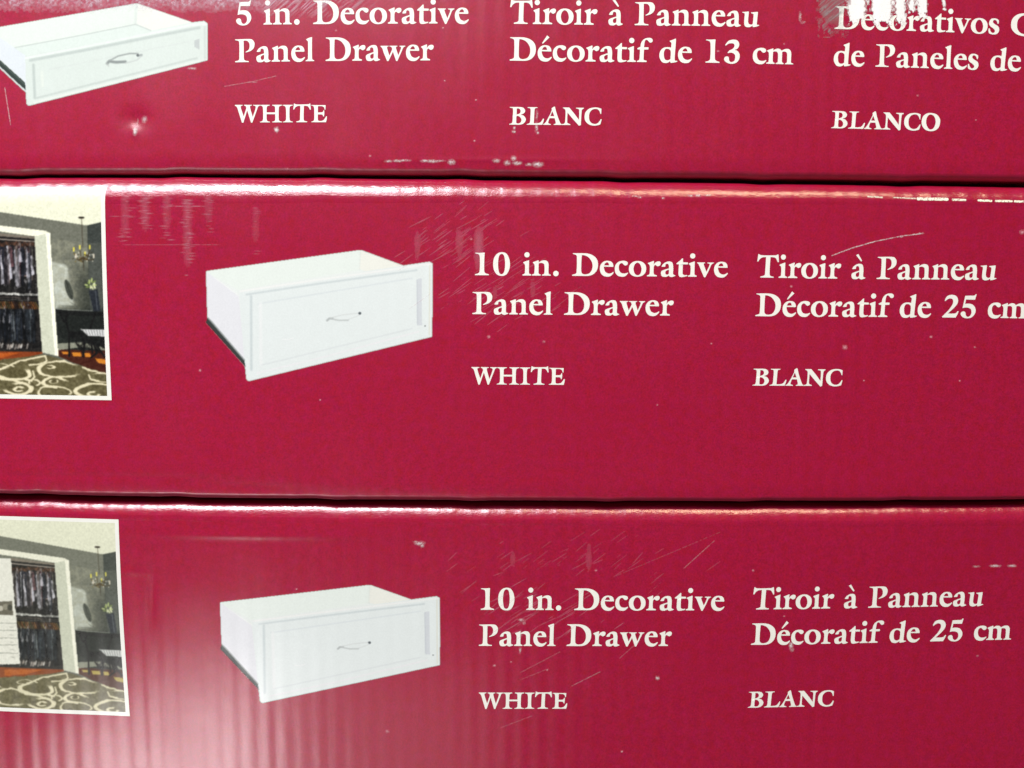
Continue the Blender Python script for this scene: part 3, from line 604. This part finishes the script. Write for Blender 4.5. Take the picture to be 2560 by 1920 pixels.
def scuff_glare(c, name, x0, y0, x1, y1, fn, step=1.25, label=None, amin=.05):  # wear decals, some with glare painted in
    return decal(c, name, x0, y0, x1, y1, step, fn, M_SCUFF_GLARE, off=1.2e-4, label=label, amin=amin)
WHT = np.array((236, 228, 228)) / 255.0
def tint(X, col=WHT): return np.ones(X.shape + (3,)) * col
def hatch(X, Y, ang, sp, seed, lng=26):
    c, s = math.cos(ang), math.sin(ang); u = X * c + Y * s; v = -X * s + Y * c
    return np.clip(vnoise(u / lng * sp, v, sp, seed) * 1.7 - .75, 0, 1)

# ------------------------------------------------------------------ the three cartons
carton(C1, 'top crimson carton with the shallow white drawer picture and a torn white patch')
carton(C2, 'middle crimson carton with a tall white drawer picture, above the carton with rippled glare')
carton(C3, 'bottom crimson carton with pale rippled glare at its lower left corner')

letters(C1, '5 in. Decorative', 590.4, 1172, 57.6, [(650, 61.6), (785, 60.5), (960, 59.6), (1165, 59.3)])
letters(C1, 'Panel Drawer', 587.5, 1084.3, 57.2, [(587, 155.6), (815, 152.6), (1075, 151.4)])
letters(C1, 'WHITE', 587.5, 817.5, 44.2, [(590, 306.2), (812, 305.3)])
letters(C1, 'Tiroir \u00e0 Panneau', 1275.2, 1898, 57.6, [(1302, 60), (1480, 61.6), (1605, 62.8), (1890, 66.6)])
letters(C1, 'D\u00e9coratif de 13 cm', 1273.8, 1982.8, 57.2, [(1280, 151.9), (1600, 154.8), (1780, 157.6), (1980, 161)])
letters(C1, 'BLANC', 1272.9, 1503.8, 44.2, [(1275, 311.6), (1500, 313)])
letters(C1, 'Decorativos', 2085.5, 2497.3, 55.6, [(2090, 72.4), (2370, 80.6), (2490, 85.6)])
letters(C1, 'C', 2526.2, 2584, 55.4, [(2526, 87), (2590, 91)])
letters(C1, 'de Paneles de', 2083.5, 2552.2, 55.8, [(2085, 164.2), (2200, 167), (2380, 172.4), (2550, 177.6)])
letters(C1, 'BLANCO', 2077.7, 2349.7, 43.0, [(2080, 320.4), (2345, 327)])
letters(C2, '10 in. Decorative', 1187.2, 1819.2, 55.4, [(1187, 688.1), (1437, 689.6), (1625, 691), (1815, 692.6)])
letters(C2, 'Panel Drawer', 1180.4, 1683.2, 55.2, [(1180, 785.2), (1410, 787), (1680, 789)])
letters(C2, 'WHITE', 1178.3, 1411.7, 43.4, [(1180, 960.8), (1410, 961.8)])
letters(C2, 'Tiroir \u00e0 Panneau', 1891.7, 2491.2, 55.4, [(1900, 693.8), (2205, 697.7), (2480, 699.2)])
letters(C2, 'D\u00e9coratif de 25 cm', 1887.8, 2567, 55.6, [(1888, 790.4), (2280, 793), (2550, 795.6)])
letters(C2, 'BLANC', 1880.9, 2105.5, 42.3, [(1880, 963.8), (2100, 965)])
letters(C3, '10 in. Decorative', 1201.4, 1810.1, 52.8, [(1200, 1525.2), (1500, 1525.6), (1810, 1525.2)])
letters(C3, 'Panel Drawer', 1196.5, 1678.3, 53, [(1196, 1614.8), (1430, 1615.2), (1678, 1614.6)])
letters(C3, 'WHITE', 1196.5, 1417.9, 40.8, [(1200, 1772), (1415, 1772.4)])
letters(C3, 'Tiroir \u00e0 Panneau', 1880.7, 2458.5, 52.6, [(1895, 1523), (2190, 1518.8), (2458, 1514.4)])
letters(C3, 'D\u00e9coratif de 25 cm', 1876.5, 2528.5, 52.4, [(1876, 1611.6), (2190, 1606.8), (2520, 1599.2)])
letters(C3, 'BLANC', 1869.3, 2083.5, 39.9, [(1870, 1769.4), (2080, 1765.2)])

drawer_picture(C1, drawer_five, (-140, 0, 1830, 940), (0, 0), 3.456, label='picture of a shallow white drawer')
drawer_picture(C2, drawer_ten, (90, 130, 2120, 1320), (480, 580), 3.456)
drawer_picture(C3, drawer_ten, (90, 130, 2120, 1320), (480, 1400), 3.456,
               homog([(122, 338), (2065, 262), (2072, 905), (490, 1287)], [(245, 362), (2126, 320), (2140, 908), (608, 1235)]))
closet_picture(C2, (262.3, 467.0), (278.8, 1000.6), .004, .017, .0, 1, None)
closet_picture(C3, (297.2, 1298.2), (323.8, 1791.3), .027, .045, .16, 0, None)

# ------------------------------------------------------------------ wear and painted glare
def torn(X, Y):            # white board laid bare beside "Decorativos"
    x = (X - 1920) * 3.456; y = Y * 3.456; n = fbm(X * 1.5, Y * .8, 7, 21); n2 = fbm(X * 1.2, Y, 8, 5) * 1.4 - .2 + .25 * (fbm(X, Y, 3, 15) - .5)
    a = np.zeros(X.shape)
    for x0, x1, yb in ((690, 850, 190), (890, 1078, 205), (1095, 1200, 190), (1205, 1275, 110), (1280, 1390, 150), (1495, 1540, 95)):
        m = sm((x - x0) / 22 + n2 * 1.6 - .8) * sm((x1 - x) / 22 + n2 * 1.6 - .8) * sm((yb * (.75 + .5 * n2) - y) / 26 + n * 3.0 - 1.2)
        a = np.maximum(a, m)
    fringe = sm((x - 640) / 60) * sm((1400 - x) / 60) * sm((120 - y) / 60) * np.clip(n * 2.4 - .85, 0, 1)
    a = np.maximum(a, fringe)
    g = sm((x - 425) / 70 + n2 * 2 - 1) * sm((700 - x) / 90 + n2 - .5) * sm((330 - y) / 120 + n2 * 2 - 1) * (.22 + .5 * hatch(X, Y, -.7, 3, 8)) * (.6 + .8 * vnoise(X, Y, 22, 3))
    col = tint(X, np.array((232, 230, 228)) / 255) * (1 - np.clip(.35 - a, 0, .35)[..., None])
    return col, np.maximum(a, g * .9)
scuff_glare(C1, 'torn_patch', 2035, -20, 2385, 95, torn, label='patch of torn white board')
def rub_glare1(X, Y):  # scuffed board with mottled glare painted into the colour
    v = sm((42 - Y) / 46) * sm((620 - X) / 160 + 1) * sm((900 - X) / 200)
    a = v * (.30 * fbm(X, Y * 1.0, 16, 2) + .5 * np.clip(fbm(X, Y, 6, 12) * 2 - .8, 0, 1)) * (.55 + .6 * vnoise(X, Y * .3, 46, 4))
    h = hatch(X, Y, -.75, 3, 3) * sm((X - 640) / 30) * sm((980 - X) / 150) * sm((58 - Y) / 50)
    return tint(X, np.array((222, 208, 220)) / 255), np.maximum(a, h * .42)
scuff_glare(C1, 'scuff_glare_mark', -60, -20, 1000, 62, rub_glare1, step=1.6, label='greyish rubbed band with painted glare along the top of the frame')

def specks(pts, lines=(), seed=1, col=WHT):
    def f(X, Y):
        a = np.zeros(X.shape); n = fbm(X, Y, 2.6, seed); wx = (vnoise(X, Y, 3, seed + 4) - .5) * 3; wy = (vnoise(X, Y, 3, seed + 8) - .5) * 2
        for x, y, rx, ry, s in pts:
            k = .45 if rx < 4 and ry < 4 else 1.0
            g = np.exp(-((X + wx * k - x) / rx) ** 2 - ((Y + wy * k - y) / ry) ** 2)
            a = np.maximum(a, .72 * s * g * np.clip(n * 2.2 - .25, .15, 1))
        for P, w, s in lines:
            a = np.maximum(a, s * stroke(X, Y + wy * .5, P, w, 1.6) * np.clip(n * 2.2 - .35, .1, 1))
        return tint(X, col), a
    return f
def rubs(X, Y, seed, n, ang, spot, alpha, lng, per=45.0, ph=0.0, colglow=.12):
    """many fine slanting scratches, denser where the flutes stand proud, plus painted glow columns"""
    r = random.Random(seed); a = np.zeros(X.shape)
    for k in range(n):
        cx = r.gauss(spot[0], spot[2]); cy = r.gauss(spot[1], spot[3])
        cx = cx + .55 * (round((cx - ph) / per) * per + ph - cx); L = lng * r.uniform(.25, 1.3); t = ang + r.gauss(0, .07)
        dx, dy = math.cos(t) * L / 2, math.sin(t) * L / 2
        d, tt = seg(X, Y, cx - dx, cy - dy, cx + dx, cy + dy)
        a = np.maximum(a, alpha * r.uniform(.25, 1) * np.clip(1.15 - d / r.uniform(.9, 1.7), 0, 1) * np.sin(np.pi * np.clip(tt, .04, .96)) ** .6)
    fade = np.exp(-((X - spot[0]) / (spot[2] * 1.7)) ** 2 - ((Y - spot[1]) / (spot[3] * 1.7)) ** 2)
    col = np.exp(-((((X - ph + Y * .02) / per + .5) % 1 - .5) / .26) ** 2) * vnoise(X, Y * .6, 40, seed) ** 2  # soft glow painted along the flute ridges
    return np.maximum(a * np.clip(.35 + fbm(X, Y, 8, seed), 0, 1), colglow * fade * col * (.7 + .6 * fbm(X, Y, 3, seed)))
# bottom edge nicks of the top carton
c2x = lambda x: 560 + x / 3.456
c3x = lambda x: 1200 + x / 3.456
scuff_glare(C1, 'scuff_glare_mark', 945, 385, 1365, 425, specks(
    [(c2x(1420), 403, 7, 2.5, .9), (c2x(1500), 402, 9, 2.5, .9), (c2x(1560), 401, 12, 2.2, .8), (c2x(1735), 402, 8, 2.4, 1), (c2x(1800), 403, 11, 3, 1.1), (c2x(1860), 402, 12, 2, .7), (c2x(1965), 405, 7, 5, 1.1),
     (c3x(140), 402, 7, 4, .8), (c3x(235), 407, 6, 5, .9), (c3x(290), 396, 5, 5, .8), (c3x(325), 408, 9, 3.5, 1), (c3x(420), 411, 6, 3, .8), (c3x(500), 411, 10, 5, 1.1)], seed=3), step=.9)
scuff_glare(C1, 'scuff_glare_mark', 320, 285, 375, 345, specks([(338, 328, 4, 8, 1.25), (360, 298, 6, 7, .55), (343, 305, 2, 9, .4)], seed=5), step=.9)
scuff_glare(C1, 'scuff_glare_mark', 1270, 270, 1360, 340, specks([(1286, 320, 2.5, 3, .9), (1285, 329, 4, 2.5, .9), (1342, 288, 2.5, 10, .6), (1341, 318, 3, 10, .9), (1344, 332, 3, 3, .8)], seed=5), step=.9)
scuff_glare(C1, 'scuff_glare_mark', 680, 316, 702, 334, specks([(691.5, 324.5, 4.5, 5, 1.3)], seed=9), step=.9)
scuff_glare(C1, 'scratch', 555, 185, 700, 225, specks([(630, 205, 12, 1.5, .4)], [([(560, 216), (630, 204), (690, 190)], 1.6, .22)], seed=7), step=.9)
scuff_glare(C1, 'scuff_glare_mark', 460, 160, 500, 185, specks([(480, 171, 9, 2.5, .6)], seed=2), step=.9)
scuff_glare(C1, 'scratch', 5, 210, 40, 320, specks([], [([(12, 220), (20, 270), (27, 312)], 2.2, .34)], seed=4), step=.9)
scuff_glare(C1, 'scuff_glare_mark', 1990, 25, 2020, 62, specks([(2000, 42, 3, 10, .6), (2008, 56, 5, 3, .4)], seed=4), step=.9)
# middle carton
scuff_glare(C2, 'scratch', 2075, 575, 2315, 645, specks([(2302, 583.5, 5, 1.8, .9), (2252, 592, 6, 1.5, .5)], [([(2080, 639), (2130, 620), (2190, 603), (2250, 591), (2305, 583.5)], 2.2, .62)], seed=5), step=.8, label='fine curved scratch')
def rub_glare2(X, Y):  # glare caught on scratches, painted as pale lines and columns
    a = rubs(X, Y, 3, 85, -.60, (1150, 600, 62, 40), .20, 60, 51, 1107, .24)
    a = np.maximum(a, rubs(X, Y, 4, 85, -.60, (1275, 722, 80, 36), .17, 70, 48, 1250, .12))
    return tint(X, np.array((228, 178, 194)) / 255), a
scuff_glare(C2, 'scuff_glare_mark', 930, 490, 1480, 830, rub_glare2, step=1.15, label='patch of slanting rub marks with painted glare')
def rub3(X, Y):
    r = random.Random(21); a = np.zeros(X.shape)
    for cx, y0, y1, n, k in ((313, 490, 610, 26, .8), (363, 488, 600, 34, 1.0), (418, 490, 600, 22, .8), (470, 500, 690, 56, 1.0), (522, 490, 585, 20, .7), (640, 520, 640, 10, .5)):
        for q in range(n):
            y = y0 + (y1 - y0) * r.random() ** 1.5; x = cx + r.gauss(0, 5); L = r.uniform(4, 11); w = r.uniform(.9, 1.9)
            a = np.maximum(a, k * r.uniform(.08, .34) * np.exp(-((Y - y - (X - x) * .01) / w) ** 2) * np.exp(-((X - x) / L) ** 2))
        a = np.maximum(a, .10 * k * np.exp(-((X - cx) / 10) ** 2) * sm((y1 - Y) / 60) * sm((Y - y0 + 4) / 8) * (.5 + fbm(X, Y, 5, 8)))
    for y, x0, x1, k in ((516, 395, 530, .34), (520, 300, 360, .2), (541, 268, 350, .2), (612, 300, 560, .18), (640, 455, 500, .42), (655, 460, 490, .2)):
        a = np.maximum(a, k * np.exp(-((Y - y) / 1.1) ** 2) * sm((X - x0) / 20) * sm((x1 - X) / 30) * np.clip(fbm(X, Y, 7, 3) * 2 - .3, 0, 1))
    return tint(X, np.array((228, 190, 204)) / 255), a * .72
scuff_glare(C2, 'scuff_glare_mark', 265, 486, 680, 700, rub3, step=1.15, label='vertical pale rubs beside the closet photo', amin=.02)
e2x = lambda x: 1280 + x / 1.728
scuff_glare(C2, 'worn_edge', 2140, 485, 2700, 514, specks([], [([(e2x(1540), 491), (e2x(1600), 493)], 4, .7), ([(e2x(1650), 493.5), (e2x(1745), 496)], 3, .8), ([(e2x(1755), 497), (e2x(1880), 498)], 7, 1.5), ([(e2x(1905), 499), (e2x(1958), 500)], 5, 1.3),
     ([(e2x(2015), 501), (e2x(2070), 502)], 5, 1.4), ([(e2x(2090), 502.5), (e2x(2158), 503)], 5, 1.4), ([(e2x(2172), 503.5), (e2x(2230), 504)], 5, 1.4), ([(e2x(2250), 504.5), (e2x(2320), 505)], 5, 1.2)], seed=8, col=np.array((240, 236, 214)) / 255), step=.9, label='row of worn white dashes on the edge')
scuff_glare(C2, 'worn_edge', 1560, 480, 1800, 500, specks([(1590, 490, 8, 2, .6), (1600, 493, 4, 2, .7), (1658, 495, 3, 2, .9), (1727, 488, 6, 2, .8), (1746, 488, 5, 3, 1), (1772, 487, 9, 2, .6)], seed=8), step=.9)
# bottom carton
scuff_glare(C3, 'scuff_glare_mark', 1010, 1345, 1080, 1375, specks([(1050, 1359, 10, 4, .9), (1040, 1355, 6, 2, .5), (1055, 1364, 4, 4, .8)], seed=8), step=.9)
scuff_glare(C3, 'scuff_glare_mark', 2430, 1405, 2560, 1425, specks([(2440, 1416, 8, 2, .5), (2488, 1415, 10, 2.5, 1), (2530, 1414.5, 9, 2.5, .8)], seed=8), step=.9)
scuff_glare(C3, 'scuff_glare_mark', 1290, 1540, 1325, 1640, specks([(1303, 1550, 6, 3, .7), (1310, 1557, 3, 4, .5), (1300, 1626, 2.5, 7, .6), (1302, 1585, 2, 8, .4)], seed=8), step=.9)
scuff_glare(C3, 'scuff_glare_mark', 1965, 1605, 1995, 1640, specks([(1977, 1613, 4, 7, 1.1), (1980, 1624, 5, 5, .4)], seed=8), step=.9)
scuff_glare(C3, 'scuff_glare_mark', 1635, 1688, 1652, 1702, specks([(1643.5, 1695, 4, 3.6, 1.1)], seed=8), step=.9)
for P, w, a in (([(1300, 1682), (1400, 1630)], 1.6, .14), ([(1430, 1715), (1500, 1680)], 1.8, .22), ([(1250, 1820), (1330, 1790)], 1.6, .14), ([(1550, 1645), (1600, 1600)], 1.6, .14), ([(1540, 1440), (1800, 1330)], 1.5, .08), ([(1710, 1420), (1785, 1352)], 1.8, .2), ([(1300, 1700), (1370, 1672)], 1.4, .12)):
    scuff_glare(C3, 'scratch', min(p[0] for p in P) - 3, min(p[1] for p in P) - 3, max(p[0] for p in P) + 3, max(p[1] for p in P) + 3, specks([], [(P, w, a)], seed=11), step=1.2, amin=.03)
def rub_glare4(X, Y):  # scratches with faint flute glow painted between them
    a = rubs(X, Y, 5, 60, -.55, (1345, 1530, 75, 30), .30, 60, 45, 1330, .06)
    a = np.maximum(a, rubs(X, Y, 6, 80, -.62, (1400, 1400, 150, 38), .17, 50, 47, 1310, .10))
    return tint(X, np.array((224, 170, 184)) / 255), a
scuff_glare(C3, 'scuff_glare_mark', 1100, 1300, 1850, 1620, rub_glare4, step=1.25, label='slanting rub marks with painted glow over the lettering')
# dust specks
for c, pts in ((C1, [(1108, 70, 1.8), (1160, 53, 1.6), (840, 77, 1.6), (1112, 202, 1.5), (925, 390, 2), (718, 422, 2), (1795, 128, 2), (2294, 239, 1.8), (1190, 250, 1.6), (1186, 352, 1.8), (1960, 110, 1.6), (2440, 300, 1.3)]),
               (C2, [(1222, 842, 2.6), (1359, 854, 2.2), (1178, 598, 2.2), (1978, 716, 2), (2328, 842, 2.2), (2400, 952, 1.4), (2438, 868, 1.8), (2160, 951, 1.6), (2112, 868, 4), (1778, 859, 1.5), (500, 926, 2.2), (800, 1000, 1.6), (1643, 1012, 1.6), (2554, 580, 4)]),
               (C3, [(1882, 1425, 2), (2444, 1640, 1.8), (1236, 1664, 2.4), (1368, 1675, 1.6), (1278, 1655, 1.6), (968, 1828, 3), (1555, 1880, 2), (742, 1472, 2), (1960, 1540, 1.5), (1490, 1426, 2)])):
    for k, (x, y, r) in enumerate(pts):
        scuff_glare(c, 'speck', x - 7, y - 7, x + 7, y + 7, specks([(x, y, r * 1.3, r * 1.1, .9)], seed=k + 3, col=np.array((236, 170, 180)) / 255), step=.9)
